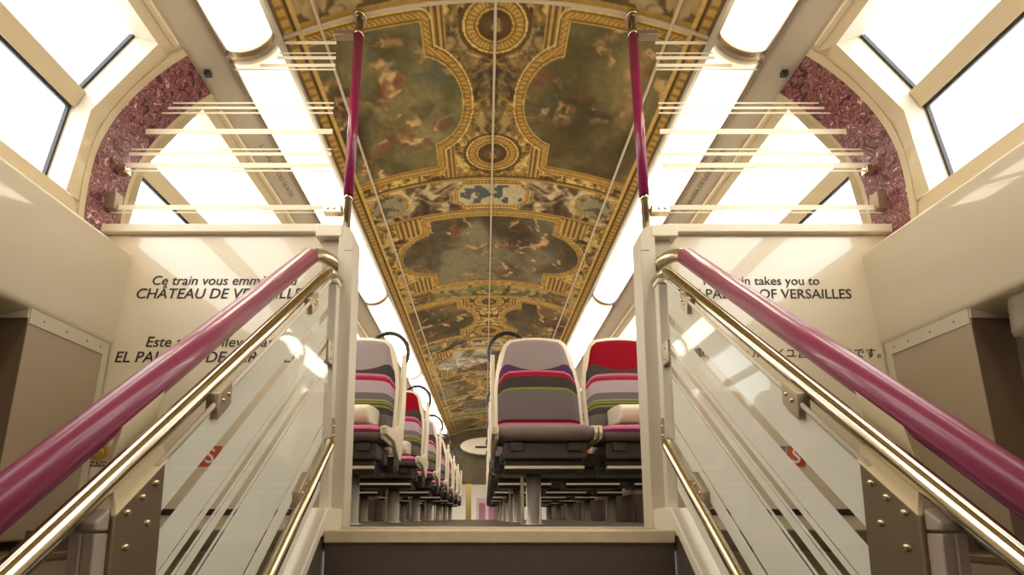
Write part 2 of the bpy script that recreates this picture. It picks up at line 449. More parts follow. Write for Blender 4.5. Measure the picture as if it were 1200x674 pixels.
me.materials.append(pm)
ceiling = new_obj('ceiling', me); struct(ceiling, 'arched ceiling film printed with gilt frames and painted cloud scenes', 'ceiling')
k = 0
for x in (-.665, 0, .665):
    k += 1
    b = MB(); z = ceil_z(x)
    b.box((x-.0055, YB, z-.007), (x+.0055, 9.6, z+.002), .002)
    struct(b.build('trim_%d' % k, seam_m), 'thin pale seam strip running along the painted ceiling', 'trim')
b = MB()
pts = [(x, ceil_z(x)) for x in np.linspace(-.80, .80, 33)]
b.strip([(x, 1.464, z-.006) for x, z in pts], [(x, 1.475, z-.006) for x, z in pts], True)
b.strip([(x, 1.464, z) for x, z in pts], [(x, 1.464, z-.006) for x, z in pts]); b.strip([(x, 1.475, z) for x, z in pts], [(x, 1.475, z-.006) for x, z in pts])
struct(b.build('trim_4', seam_m), 'pale arched joint strip across the ceiling above the glass screens', 'trim')

# side walls with their windows
wn = 0; tn = 4
for s in (-1, 1):
    side = 'left' if s < 0 else 'right'
    S = lambda p, Y: (s*p[0], Y, p[1])
    b = MB()
    def band(prof, y0, y1, smooth=True): b.strip([S(p, y0) for p in prof], [S(p, y1) for p in prof], smooth)
    spans = []; y = YB
    for a, c in WINS: spans.append((y, a-.035)); y = c+.035
    spans.append((y, 9.7))
    for a, c in spans: band(OPEN, a, c)
    band(PROF[:2], YB, 9.7); band(PROF[12:], YB, 9.7)
    b.mi = 1
    band([(1.40, 1.063), (1.405, .9), (1.41, .5), (1.41, 0.)], YP+.09, 9.7)      # lining under the deck windows
    band([(1.40, 1.063), (1.402, .965), (1.302, .967)], YB, YP, False)
    band([(1.302, .967), (1.297, .9655), (1.2935, .962), (1.2925, .956), (1.293, .95), (1.3235, .645), (1.326, .634), (1.332, .628), (1.345, .624), (1.46, .60)], YB, YP)
    b.mi = 2
    band([(1.46, .60), (1.47, -.02), (1.42, -.035), (1.42, ZL)], YB, YP)
    b.mi = 1
    wall = b.build('wall_%s' % side, [frame_m, cream_wall, box_end]); struct(wall, 'curved cream side lining on the %s of the stairwell and upper deck' % side, 'wall')
    # sloping duct panel between the light and the windows, with a folded edge
    b = MB()
    b.strip([S(p, YB) for p in ((.975, 1.745), (.99, 1.722), (1.085, 1.672), (1.10, 1.665))], [S(p, 9.7) for p in ((.975, 1.745), (.99, 1.722), (1.085, 1.672), (1.10, 1.665))])
    b.mi = 1
    b.strip([S(p, YB) for p in ((1.098, 1.666), (1.10, 1.655), (1.112, 1.648), (1.118, 1.652))], [S(p, YP-.12) for p in ((1.098, 1.666), (1.10, 1.655), (1.112, 1.648), (1.118, 1.652))])
    b.strip([S(p, YP+.12) for p in ((1.098, 1.666), (1.10, 1.655), (1.112, 1.648), (1.118, 1.652))], [S(p, 9.7) for p in ((1.098, 1.666), (1.10, 1.655), (1.112, 1.648), (1.118, 1.652))])
    # channel above the light
    b.mi = 2
    b.strip([S(p, YB) for p in ((.805, 1.836), (.80, 1.80), (.975, 1.745))], [S(p, 9.7) for p in ((.805, 1.836), (.80, 1.80), (.975, 1.745))])
    duct = b.build('duct_panel', [greige, frame_m, box_frame], wall)
    d_ang = math.atan2(1.722-1.672, 1.085-.99)
    # small joint clip and joint line on the duct panel
    b = MB(); b.box((s*1.066-.012, 1.452, 1.660), (s*1.066+.012, 1.468, 1.680), .002); b.build('joint_clip', dark, wall)
    # marble-printed arch
    tn += 1
    arc = PROF + [(1.402, .97)]
    b = MB(); inn = lambda p: (p[0]-.008, p[1]-.006)
    b.strip([S(inn(p), 1.385) for p in arc], [S(inn(p), 1.525) for p in arc], True)
    b.mi = 1
    b.strip([S(inn(p), 1.365) for p in arc], [S(inn(p), 1.385) for p in arc], True); b.strip([S(p, 1.365) for p in arc], [S(inn(p), 1.365) for p in arc])
    b.strip([S(inn(p), 1.525) for p in arc], [S(inn(p), 1.54) for p in arc], True); b.strip([S(p, 1.54) for p in arc], [S(inn(p), 1.54) for p in arc])
    struct(b.build('trim_%d' % tn, [marble_m, frame_m]), 'arch of red marble print around the glass screen on the %s' % side, 'trim')
    for i, (a, c) in enumerate(WINS):
        wn += 1
        b = MB()
        g = [glass_pt(k) for k in range(len(OPEN))]
        # inner opening edge: two straight runs meeting at an elbow
        ch = []
        for k in range(len(OPEN)):
            A_, B_, t = (OPEN[0], OPEN[6], k/6) if k <= 6 else (OPEN[6], OPEN[-1], (k-6)/(len(OPEN)-7))
            ch.append((A_[0]+(B_[0]-A_[0])*t-.006, A_[1]+(B_[1]-A_[1])*t-.004))
        ao, co_ = a-.008, c+.008; fw = .014 if i == 2 else .056
        for Y, Y2 in ((ao, a), (co_, c)): b.strip([S(p, Y) for p in ch], [S(p, Y2) for p in g])
        for k in (0, -1): b.strip([S(ch[k], ao), S(g[k], a)], [S(ch[k], co_), S(g[k], c)])
        # flat flange round the opening
        b.mi = 1
        out_ = [(p[0]-.004, p[1]-.003) for p in OPEN]
        for Y, Y2 in ((ao, ao-fw), (co_, co_+.056)):
            b.strip([S(p, Y) for p in ch], [S(p, Y2) for p in out_], True)
            b.strip([S(p, Y2) for p in out_], [S(p, Y2) for p in OPEN])
        for k, q in ((0, (1.112, 1.654)), (-1, (1.395, 1.03))):
            b.strip([S(ch[k], ao), S(q, ao-fw)], [S(ch[k], co_), S(q, co_+.056)])
            b.strip([S(q, ao-fw), S((q[0]+.02, q[1]+.004), ao-fw)], [S(q, co_+.056), S((q[0]+.02, q[1]+.004), co_+.056)])
        w = b.build('window_%d' % wn, [reveal_m, frame_m])
        struct(w, 'two-pane carriage window in the %s wall, bright white outside' % side, 'window')
        # panes, gasket, mullion
        m0, m1 = (1.376, 1.446), (1.407, 1.386)
        for p, q in ((GL[0], m0), (m1, GL[2])):
            n_ = Vector((q[1]-p[1], 0, -(q[0]-p[0]))).normalized()*.004
            bb = MB(); bb.quad([S(p, a), S(q, a), S(q, c), S(p, c)])
            bb.quad([(s*(p[0]+.006), a, p[1]+.003), (s*(p[0]+.006), c, p[1]+.003), (s*(q[0]+.006), c, q[1]+.003), (s*(q[0]+.006), a, q[1]+.003)])
            bb.build('pane', pane_m, w)
            bb = MB()
            for Y in (a, c):
                d = .006 if Y == a else -.006
                bb.prism([(s*(p[0]-.004), p[1]-.003), (s*(q[0]-.004), q[1]-.003), (s*(q[0]+.008), q[1]+.004), (s*(p[0]+.008), p[1]+.004)], 'y', Y, Y+d)
            e = p if p is m1 else q
            if e is m1:
                t = .05; f_ = (e[0]+(GL[2][0]-e[0])*t, e[1]+(GL[2][1]-e[1])*t)
                bb.prism([(s*(e[0]-.006), e[1]-.002), (s*(f_[0]-.006), f_[1]-.002), (s*(f_[0]+.008), f_[1]+.004), (s*(e[0]+.008), e[1]+.004)], 'y', a, c)
            bb.build('gasket', gasket, w)
        bb = MB(); bb.prism([(s*m0[0], m0[1]), (s*(m0[0]-.016), m0[1]-.012), (s*(m1[0]-.016), m1[1]-.008), (s*m1[0], m1[1]), (s*(m1[0]+.03), m1[1]+.03)], 'y', a, c)
        bb.build('mullion', frame_m, w)

# lettering on the duct panels
def slope_text(s, body, Y0, width, x):
    z = 1.722 - (x-.99)*(.050/.095)
    # baseline runs along the carriage; the letters' tops point to the centre line
    ux = Vector((0, -s, 0)); uy = Vector((-s*.095, 0, .050)).normalized(); uz = ux.cross(uy)
    o = text('lettering', body, ink_soft, width, (0, 0, 0), (0, 0, 0), bpy.data.objects['wall_left' if s < 0 else 'wall_right'])
    o.matrix_local = Matrix((( ux.x, uy.x, uz.x, s*x), (ux.y, uy.y, uz.y, Y0), (ux.z, uy.z, uz.z, z), (0, 0, 0, 1)))
    o.location += uz*.003
slope_text(1, 'LA GALERIA DE LOS ESPEJOS', 2.24, .41, 1.05)
slope_text(-1, 'LA GALERIE DES GLACES', 1.80, .32, 1.05)

# partition walls on either side of the stair head
part = {}
for s in (-1, 1):
    side = 'left' if s < 0 else 'right'
    b = MB(); b.box((s*.565, YP, ZL), (s*1.42, YP+.07, 1.032))
    w = b.build('wall_partition_%s' % side, cream); struct(w, 'glossy cream partition wall with travel greetings, %s of the stair' % side, 'wall'); part[s] = w
    b = MB(); b.box((s*.60, YP-.018, 1.036), (s*1.405, YP+.09, 1.068), .004); b.build('ledge', ledge_m, w)
    b = MB(); b.box((s*.60, YP-.003, 1.031), (s*1.30, YP-.001, 1.036)); b.build('ledge_groove', greige, w)
    b = MB(); b.box((s*.57, YP-.004, .045), (s*1.37, YP-.0005, .066)); b.build('skirting_shadow_strip', dark, w)  # raised dark strip, colour standing in for the shadow in a floor-level gap
def wall_text(s, body, x0, x1, z, m=ink, shear=0.):
    return text('lettering', body, m, x1-x0, (x0, YP-.0012, z), (PI/2, 0, 0), part[s], shear)
wall_text(-1, 'Ce train vous emmène au', -1.212, -.705, .848, ink, .22)
wall_text(-1, 'CHÂTEAU DE VERSAILLES', -1.264, -.662, .798, ink, .22)
wall_text(-1, 'Este tren le lleva hasta', -1.213, -.735, .622, ink, .22)
wall_text(-1, 'EL PALACIO DE VERSALLES', -1.315, -.655, .567, ink, .22)
wall_text(1, 'This train takes you to', .715, 1.131, .848)
wall_text(1, 'THE PALACE OF VERSAILLES', .625, 1.239, .798)
wall_text(1, 'この電車は「ヴェルサイユ宮殿」行きです。', .56, 1.312, .585)

# far end of the upper deck
b = MB()
pts = [(x, ceil_z(x)) for x in np.linspace(-.80, .80, 17)]
b.prism([(-1.42, .76), (1.42, .76), (1.42, 1.70), (.98, 1.75)] + [(x, z) for x, z in pts[::-1]] + [(-.98, 1.75), (-1.42, 1.70)], 'y', 9.6, 9.68)
endm = mat('painted_end_panel', (88, 74, 44), .5, vary=.55, scale=7)
e = b.build('wall_end', [endm]); struct(e, 'painted end bulkhead over the far stair', 'wall')
b = MB(); b.prism([(.56*math.cos(t), 1.55+.19*math.sin(t)) for t in np.linspace(0, 2*PI, 40)[:-1]], 'y', 9.28, 9.6, .02); h = b.build('air_housing', cream, e)
b = MB(); b.box((-.24, 9.272, 1.50), (.28, 9.282, 1.545)); b.build('air_slot', dark, h)
b = MB(); b.box((-1.42, YE, ZL), (-.26, YE+.06, 2.0)); b.box((.30, YE, ZL), (1.42, YE+.06, 2.0)); b.box((-.26, YE, .55), (.30, YE+.06, 2.0)); b.box((-1.43, 9.68, .9), (1.43, YE, .95))
w = b.build('wall_far', cream_wall); struct(w, 'cream end wall beyond the far stair', 'wall')
b = MB(); b.box((-1.42, 9.4, ZL), (-1.40, YE, 2.0)); b.box((1.40, 9.4, ZL), (1.42, YE, 2.0)); struct(b.build('wall_end_sides', cream_wall), 'cream side linings of the far stair', 'wall')
b = MB(); b.box((-.26, YE+.02, ZL), (.30, YE+.05, .55)); d = b.build('door_1', mat('pale_pink_door', (190, 160, 160), .4)); struct(d, 'pale end door beyond the far stair', 'door')
b = MB(); b.box((-.19, YE+.005, -.2), (-.03, YE+.02, .42), .01); b.box((.06, YE+.005, -.2), (.23, YE+.02, .42), .01); b.build('door_panel', mat('rose_panel', (146, 92, 104), .3), d)
b = MB(); b.box((-.45, 9.5, ZL), (-.33, 9.6, .76), .01); struct(b.build('trim_7', mat('brass_yellow_post', (214, 190, 120), .4)), 'pale yellow jamb at the far end of the aisle', 'trim')
b = MB()
b.prism([(-1.45, ZL), (1.45, ZL), (1.45, 1.3), (1.15, 1.7), (.8, 1.84), (0, 2.0), (-.8, 1.84), (-1.15, 1.7), (-1.45, 1.3)], 'y', YB-.06, YB)
struct(b.build('wall_back', cream_wall), 'unseen cream wall added behind the foot of the stair to bounce light', 'wall')  # closes the shell behind the camera; added in cream to bounce light

# ------------------------------------------------------------------ lights: rows of long diffusers along both sides
def make_light(s, y0, y1, nr):
    r = empty('ceiling_light', (s*.893, (y0+y1)/2, 1.78))
    # cross-section of the diffuser from the ceiling edge to the duct panel, bulging down
    A = Vector((s*.815, 0, 1.800)); B = Vector((s*.985, 0, 1.728)); n = Vector((-s*(A-B).z, 0, -abs((A-B).x))).normalized()
    n = Vector((-s*.39, 0, -.92))
    prof = []
    for i in range(13):
        t = i/12; prof.append(A.lerp(B, t) + n*(.042*math.sin(PI*t)**.6))
    off = Vector(r.location)
    yy = [y0+.012, y0+.03, y0+.06, y0+.1, y0+.16, y0+.24]; yy = yy + list(np.linspace(y0+.4, y1-.4, 5)) + [y1-(t-y0) for t in yy[::-1]]
    b = MB(); V = b.grid([[(p.x-off.x, Y-off.y, p.z-off.z) for p in prof] for Y in yy], True)
    o = b.build('diffuser', diffuser_m, r)
    me = o.data; a = me.attributes.new('tube', 'FLOAT', 'POINT')
    vals = []
    for v in me.vertices:
        Y = v.co.y+off.y; d = min(Y-y0, y1-Y); t = min(1, max(0, (d-.01)/.2)); vals.append(t*t*(3-2*t))
    a.data.foreach_set('value', vals)
    for Y, Y2 in ((y0, y0+.014), (y1-.014, y1)):
        b = MB(); b.prism([(p.x-off.x+n.x*(.005 if Y2 == y1 else -.003), p.z-off.z+n.z*(.005 if Y2 == y1 else -.003)) for p in prof], 'y', Y-off.y, Y2-off.y); b.build('end_cap', end_metal if Y2 == y1 else ledge_m, r)
    b = MB(); b.box((s*.979-off.x, y0-off.y, 1.712-off.z), (s*.992-off.x, y1-off.y, 1.75-off.z), .003); b.build('edge_rail', box_end, r)
    side = 'left' if s < 0 else 'right'
    where = ['over the stairwell', 'just beyond the glass screen', 'second beyond the glass screen', 'third beyond the glass screen', 'farthest along the deck'][nr]
    tag(r, 'long lit white ceiling diffuser in the %s row, %s' % (side, where), 'ceiling light', 'ceiling light diffusers')
SEG = [(-.55, 1.435), (1.458, 3.335), (3.358, 5.235), (5.258, 7.135), (7.158, 9.035)]
for s in (-1, 1):
    for i, (a, c) in enumerate(SEG): make_light(s, a, c, i)

# ------------------------------------------------------------------ stair-head posts, grab poles, glass screens
for s in (-1, 1):
    side = 'left' if s < 0 else 'right'
    r = empty('newel_post', (s*.52, YP, 0))
    L = lambda x, y, z: (s*x-s*.52, y-YP, z)
    b = MB()
    R = .045
    poly = [(s*(.548-.52), .0), (s*(.495-.52), .0), (s*(.495-.52), 1.048-R)] + [(s*(.495-.52+R-R*math.cos(t)), 1.048-R+R*math.sin(t)) for t in np.linspace(.2, PI/2, 6)] + [(s*(.548-.52), 1.048)]
    b.prism(poly, 'y', -.038, .042, .004); b.build('front_profile', post_m, r)
    b = MB(); b.box(L(.546, YP-.014, 0), L(.61, YP+.065, 1.03)); b.build('column', greige, r)
    b = MB(); b.box(L(.535, YP-.0405, 1.005), L(.628, YP+.08, 1.0505), .004); b.build('cap', ledge_m, r)
    b = MB(); b.box(L(.525, YP-.0390, .952), L(.497, YP-.0375, .955)); b.build('cap_joint', box_end, r)
    b = MB(); b.box(L(.540, YP-.03, .004), L(.565, YP-.012, .05), .003); b.build('foot_bracket', steel, r)
    tag(r, 'cream stair-head post at the %s side of the opening' % side, 'post', 'stair-head posts')
    # glazing tube beside the post
    r = empty('glazing_tube', (s*.537, 1.38, .06))
    b = MB(); b.box((-.015, -.016, 0), (.015, .016, .735), .004); b.build('tube', post_m, r)
    b = MB(); b.box((-.019, -.02, .735), (.019, .02, .752), .004); b.build('cap', ledge_m, r)
    b = MB(); b.box((s*-.012, -.055, .455), (s*.012, -.014, .53), .004); c = b.build('clamp', bracket_m, r)
    for z in (.475, .51): b = MB(); b.dome((-s*.0125, -.035, z), (-s, 0, 0), .005); b.build('screw', rivet_m, c)
    b = MB(); b.box((-s*.017, -.012, .21), (-s*.0155, .012, .29)); c = b.build('rail_plate', bracket_m, r)
    for z in (.235, .265): b = MB(); b.dome((-s*.017, 0, z), (-s, 0, 0), .006); b.build('screw', rivet_m, c)
    tag(r, 'slim square glazing tube beside the %s stair-head post' % side, 'post', 'glazing tubes')
    # grab pole
    r = empty('grab_pole', (s*.537, 1.475, 1.045))
    zc = ceil_z(.517)-1.045
    p = lambda z: (-s*.02*z/.86, 0, z)
    b = MB(); b.tube([p(0), p(zc)], .0135); b.build('pole', steel, r)
    b = MB(); b.tube([p(.145), p(.80)], .0175); b.build('sleeve', magenta_pole, r)
    b = MB(); b.tube([p(.80), p(.815), p(.815), p(.845)], [.0185, .0185, .0165, .0165]); b.build('collar', steel_pol, r)
    b = MB(); b.tube([p(zc-.012), p(zc)], .026); b.build('ceiling_flange', steel_pol, r)
    b = MB(); b.tube([p(.128), p(.145)], .0155); b.build('collar', steel_pol, r)
    tag(r, 'crimson-sleeved steel grab pole on the %s post' % side, 'pole', 'grab poles')
    # glass screen
    r = empty('glass_screen', (s*1.0, 1.475, 1.07))
    q = lambda x, z: (s*x-s*1.0, z-1.07)
    edge = [(.597, 1.071), (.597, 1.846), (.795, 1.826), (.83, 1.735), (.985, 1.70), (1.09, 1.655)] + [(a-.014, c-.011) for a, c in PROF[1:13]] + [(1.386, 1.071)]
    b = MB(); b.prism([q(*e) for e in edge], 'y', -.004, .004); b.build('pane', screen_m, r)
    def xmax(z):
        for (a, c), (a2, c2) in zip(edge[2:], edge[3:]):
            if c >= z >= c2: return a + (a2-a)*(c-z)/max(c-c2, 1e-6)
        return 1.38
    b = MB()
    for z, h in ((1.812, .012), (1.768, .004), (1.748, .012), (1.716, .013), (1.699, .005), (1.559, .005), (1.539, .009), (1.518, .005), (1.443, .020), (1.371, .005), (1.352, .012), (1.307, .019), (1.285, .006), (1.142, .018), (1.122, .003)):
        x1 = min(xmax(z-h/2), xmax(z+h/2))-.004
        b.box((s*.600-s, -.0062, z-1.07-h/2), (s*x1-s, -.0045, z-1.07+h/2))
    b.build('frosted_stripes', stripe_m, r)
    b = MB(); b.box((s*.552-s, -.016, .045), (s*.618-s, .010, .078), .003); c = b.build('pole_bracket', steel, r)
    for x in (.578, .60): b = MB(); b.dome((s*x-s, -.016, .061), (0, -1, 0), .006); b.build('screw', rivet_m, c)
    b = MB(); b.box((s*.535-s, -.014, .768), (s*.612-s, .010, .79), .003); b.build('pole_bracket', bracket_m, r)
    b = MB(); b.box((s*1.355-s, -.02, .06), (s*1.395-s, .012, .125), .003); b.build('edge_clip', bracket_m, r)
    b = MB(); b.box((s*1.335-s, -.014, .205), (s*1.372-s, .012, .235), .003); b.build('edge_clip', steel, r)
    tag(r, 'clear glass screen with white stripes, above the %s partition' % side, 'glass screen', 'striped glass screens')

# ------------------------------------------------------------------ stair balustrades
for s in (-1, 1):
    side = 'left' if s < 0 else 'right'
    # upper handrail in a magenta sleeve
    r = empty('handrail', (s*.6, .15, -.31))
    o = Vector(r.location)
    path = [(.6, .10, -.357), (.6, .5, .042), (.6, 1.0, .540), (.6, 1.30, .838), (.598, 1.345, .879), (.590, 1.385, .905), (.575, 1.42, .914), (.556, 1.452, .911)]
    pts = [(s*x-o.x, y-o.y, z-o.z) for x, y, z in path]
    b = MB(); b.tube(spline(pts, 6), .0215, 24); b.build('rail', steel, r)
    b = MB(); b.tube([pts[0], (s*.6-o.x, 1.335-o.y, .8725-o.z)], .0245, 28); b.build('sleeve', magenta, r)
    b = MB(); b.tube([pts[-1], (s*.553-o.x, 1.457-o.y, .910-o.z)], .028); b.build('flange', bracket_m, r)
    tag(r, 'thick magenta-sleeved handrail on the %s of the stair' % side, 'handrail', 'magenta handrails')
    # steel handrail below it
    r = empty('steel_handrail', (s*.55, .15, -.35)); o = Vector(r.location)
    path = [(.55, .10, -.40), (.55, .5, -.007), (.55, 1.0, .483), (.55, 1.33, .806), (.549, 1.37, .837), (.546, 1.40, .846), (.542, 1.43, .842), (.538, 1.452, .830)]
    pts = [(s*x-o.x, y-o.y, z-o.z) for x, y, z in path]
    b = MB(); b.tube(spline(pts, 6), .0145, 20); b.build('rail', steel_pol, r)
    for Y in (.80, 1.195):
        z = .98*(Y-.5)-.007; b = MB()
        b.prism([(Y-.020, z-.026), (Y+.018, z+.010), (Y+.018, z-.036), (Y+.004, z-.052), (Y-.020, z-.076)], 'x', s*.520, s*.545, .002)
        c = b.build('glass_clamp', bracket_m, r); c.location = -o
        for q in ((s*.520, Y+.007, z-.020), (s*.520, Y-.008, z-.036)): b = MB(); b.dome(q, (-s, 0, 0), .005); b.build('screw', rivet_m, c)
    tag(r, 'slim polished steel rail under the magenta handrail, %s of the stair' % side, 'handrail', 'steel handrails')
    # lower tube along the foot of the glass
    r = empty('foot_rail', (s*.512, .6, -.46)); o = Vector(r.location)
    b = MB(); b.tube([(s*.512-o.x, .25-o.y, -.835-o.z), (s*.512-o.x, 1.325-o.y, .247-o.z), (s*.515-o.x, 1.34-o.y, .262-o.z), (s*.525-o.x, 1.352-o.y, .272-o.z)], .0145, 18); b.build('rail', steel, r)
    for Y in (.62, 1.165):
        z = Y-1.075; b = MB(); b.prism([(Y-.03, z+.012), (Y+.03, z+.072), (Y+.036, z+.03), (Y-.024, z-.03)], 'x', s*.517, s*.542, .003);
        c = b.build('glass_clamp', bracket_m, r); c.location = -o
        for q in ((s*.517, Y-.01, z+.012), (s*.517, Y+.014, z+.036)): b = MB(); b.dome(q, (-s, 0, 0), .005); b.build('screw', rivet_m, c)
    tag(r, 'low steel tube along the foot of the %s balustrade glass' % side, 'handrail', 'foot rails')
    # glass balustrade with frosted film left clear in stripes
    r = empty('glass_balustrade', (s*.53, .95, -.3)); o = Vector(r.location)
    y0, y1 = .655, 1.325
    def clip(w0, w1):          # polygon between the sloping lines z = y+w0 and z = y+w1
        top = lambda y: y-.523
        return [(y0, y0+w0), (y1, y1+w0), (y1, y1+w1), (y0, y0+w1)]
    b = MB(); b.prism([(a-o.y, c-o.z) for a, c in clip(-1.21, -.543)], 'x', -.004, .004); b.build('pane', balu_m, r)
    b = MB()
    clear = [(-.523, -.529), (-.632, -.660), (-.726, -.729), (-.745, -.764), (-.772, -.775), (-.798, -.822), (-.831, -.837), (-1.0, -1.008), (-1.06, -1.09)]
    if s > 0: clear = [(a-.022, c-.022) if -.9 < a < -.6 else (a, c) for a, c in clear]
    clear[0] = (-.545, -.550)
    edges = [-.543]
    for a, c in clear: edges += [a, c]
    edges.append(-1.205)
    for a, c in zip(edges[::2], edges[1::2]):
        if a-c > .002: b.prism([(y-o.y, z-o.z) for y, z in clip(c, a)], 'x', s*.0046, s*.0052)
    b.build('frosted_film', frost_m, r)
    b = MB(); b.tube([(0, y0-o.y, y0-.543-o.z), (0, y1-o.y, y1-.543-o.z)], .0045, 8); b.build('edge_trim', ledge_m, r)
    tag(r, 'frosted glass balustrade panel with clear slanting stripes, %s of the stair' % side, 'balustrade', 'glass balustrades')
    # bracket plate with rivets and bevelled hood
    r = empty('bracket_plate', (s*.53, .62, -.3)); o = Vector(r.location)
    b = MB(); tl = lambda y: .041+(y-.583)*.97
    b.prism([(y-o.y, z-o.z) for y, z in ((.582, tl(.582)), (.666, tl(.666)), (.666, -.75), (.582, -.75))], 'x', -.006, .006, .002); pl = b.build('plate', mat('brown_steel_plate_%s' % side, (140, 124, 102), .34, .6, vary=.06), r)
    b = MB()
    H = [[(s*.523, .583, tl(.583)), (s*.523, .668, tl(.668))], [(s*.545, .600, tl(.600)+.020), (s*.545, .682, tl(.682)+.018)], [(s*.574, .626, tl(.626)+.030), (s*.574, .704, tl(.704)+.028)], [(s*.577, .645, .172), (s*.577, .722, .248)]]
    H2 = [[(x+s*.007, y, z) for x, y, z in h] for h in H]
    for hh in (H, H2):
        for p, q in zip(hh, hh[1:]): b.strip([Vector(v)-o for v in p], [Vector(v)-o for v in q])
    for j in (0, 1): b.strip([Vector(h[j])-o for h in H], [Vector(h[j])-o for h in H2])
    b.build('bevel_hood', frame_m, r)
    for y, z in ((.648, .088), (.625, .066), (.601, .044), (.638, .030), (.603, -.002), (.640, -.09), (.606, -.14), (.64, -.22)):
        b = MB(); b.dome((-s*.006, y-o.y, z-o.z), (-s, 0, 0), .006, .005); b.build('rivet', rivet_m, pl)
    tag(r, 'riveted brown steel bracket plate at the lower end of the %s glass' % side, 'bracket', 'riveted bracket plates')
    # lower newel
    r = empty('lower_newel', (s*.5465, .5725, -1.0))
    b = MB(); b.box((-.0165, -.0105, 0), (-.001, .0095, 1.017), .002); b.box((.001, -.0105, 0), (.0165, .0095, 1.017), .002); b.box((-.003, -.009, 0), (.003, .009, 1.015)); b.build('shaft', newel_grey, r)
    b = MB(); b.prism([(-.0115, 1.020), (.0095, 1.020), (.0095, 1.050), (-.0115, 1.032)], 'x', -.0172, .0172, .003); b.build('cap', newel_grey, r)
    tag(r, 'square mauve-grey lower newel under the %s handrails' % side, 'post', 'lower newel posts')
    # wall cabinet
    r = empty('wall_cabinet', (s*1.345, 1.33, -.03)); o = Vector(r.location)
    ya, yb, x0, x1 = 1.20, 1.464, 1.326, 1.462
    b = MB(); b.prism([(s*1.336-o.x, .627-o.z), (s*x1-o.x, .627-o.z), (s*x1-o.x, 0), (s*1.376-o.x, 0)], 'y', ya+.004-o.y, yb-o.y); b.mi = 0
    b.build('carcass', box_end, r)
    xz = lambda z: s*(1.336+(.627-z)*.062)-o.x
    b = MB()
    def face(y_a, y_b, z_a, z_b, pr):
        p = [(xz(z_a)-s*pr, y_a-o.y, z_a-o.z), (xz(z_a)-s*pr, y_b-o.y, z_a-o.z), (xz(z_b)-s*pr, y_b-o.y, z_b-o.z), (xz(z_b)-s*pr, y_a-o.y, z_b-o.z)]
        q = [(a+s*pr, bb, c) for a, bb, c in p]
        V = [b.bm.verts.new(t) for t in p]; U_ = [b.bm.verts.new(t) for t in q]
        b._f(V); 
        for i in range(4): b._f([V[i], V[(i+1) % 4], U_[(i+1) % 4], U_[i]])
    face(ya, yb, .585, .629, .007); face(yb-.022, yb, -.03, .585, .007); b.box((s*1.334-o.x, ya-.004-o.y, .600-o.z), (s*x1-o.x, ya+.004-o.y, .629-o.z)); 
    rim = b.build('rim', box_frame, r)
    for y in (1.24, 1.31, 1.38, 1.43): b = MB(); b.dome((xz(.607)-s*.007, y-o.y, .607-o.z), (-s, 0, 0), .0035); b.build('rivet', bracket_m, rim)
    b = MB(); face(ya+.001, yb-.022, -.025, .585, .003); b.build('side_panel', box_face, r)
    tag(r, 'taupe wall cabinet with pale riveted rim, under the %s wall panel' % side, 'cabinet', 'stairwell cabinets')
    # rounded grey housing and low ledge box at the wall
    b = MB(); b.box((-.06, -.12, 0), (.06, .12, .14), .03)
    hsg = b.build('grey_housing', mat('warm_grey_housing', (150, 138, 122), .35), None, (s*1.41, 1.02, .50)); tag(hsg, 'rounded grey housing fixed under the %s wall panel' % side, 'housing')
    r = empty('low_cupboard', (s*1.30, 1.2, ZL)); 
    b = MB(); b.box((-.1, -.75, 0), (.1, .26, 1.325), .006); b.build('carcass', box_face, r)
    b = MB(); b.box((-.105, -.755, 1.325), (.105, .262, 1.345), .004); b.build('top', box_end, r)
    b = MB(); b.box((-s*.1-.002, -.6, .5), (-s*.1+.002, .2, 1.26), .001); b.build('door', bracket_m, r)
    tag(r, 'low taupe cupboard below the %s wall cabinet' % side, 'cupboard', 'low cupboards')

# emblem and stickers on the partition walls
b = MB()
cx_, cz_ = -1.332, .254
random.seed(4)
b.dome((cx_, YP-.001, cz_), (0, -1, 0), .016, .004)
for k in range(40):
    a = 2*PI*k/40; R1 = .017; R2 = (.058 if k % 2 else .046)+random.uniform(-.004, .004); wv = .0022
    ca_, sa = math.cos(a), math.sin(a)
    b.quad([(cx_+R1*ca_-wv*sa, YP-.0015, cz_+R1*sa+wv*ca_), (cx_+R1*ca_+wv*sa, YP-.0015, cz_+R1*sa-wv*ca_), (cx_+R2*ca_, YP-.0012, cz_+R2*sa)])
sun = b.build('sun_emblem', gold_print); sun.parent = part[-1]; 
b = MB(); b.box((-1.378, YP-.002, .207), (-1.285, YP-.0006, .224)); lb = b.build('emblem_label', dark, part[-1])
text('lettering', 'CHÂTEAU', white_sticker, 0.074, (-1.369, YP-.0024, .2105), (PI/2, 0, 0), part[-1])
for s in (-1, 1):
    cx_ = -.965 if s < 0 else .992
    b = MB(); b.prism([(cx_-.032, .206), (cx_+.034, .206), (cx_+.044, .276), (cx_-.02, .276)], 'y', YP-.0022, YP-.0006); b.build('sticker', red_sticker, part[s])
    b = MB(); b.prism([(cx_-.070, .236), (cx_-.034, .236), (cx_-.022, .276), (cx_-.062, .276)], 'y', YP-.0020, YP-.0006); b.build('sticker', blue_sticker, part[s])
    text('lettering', 'S', white_sticker, .03, (cx_-.012, YP-.0026, .219), (PI/2, 0, 0), part[s], .1)

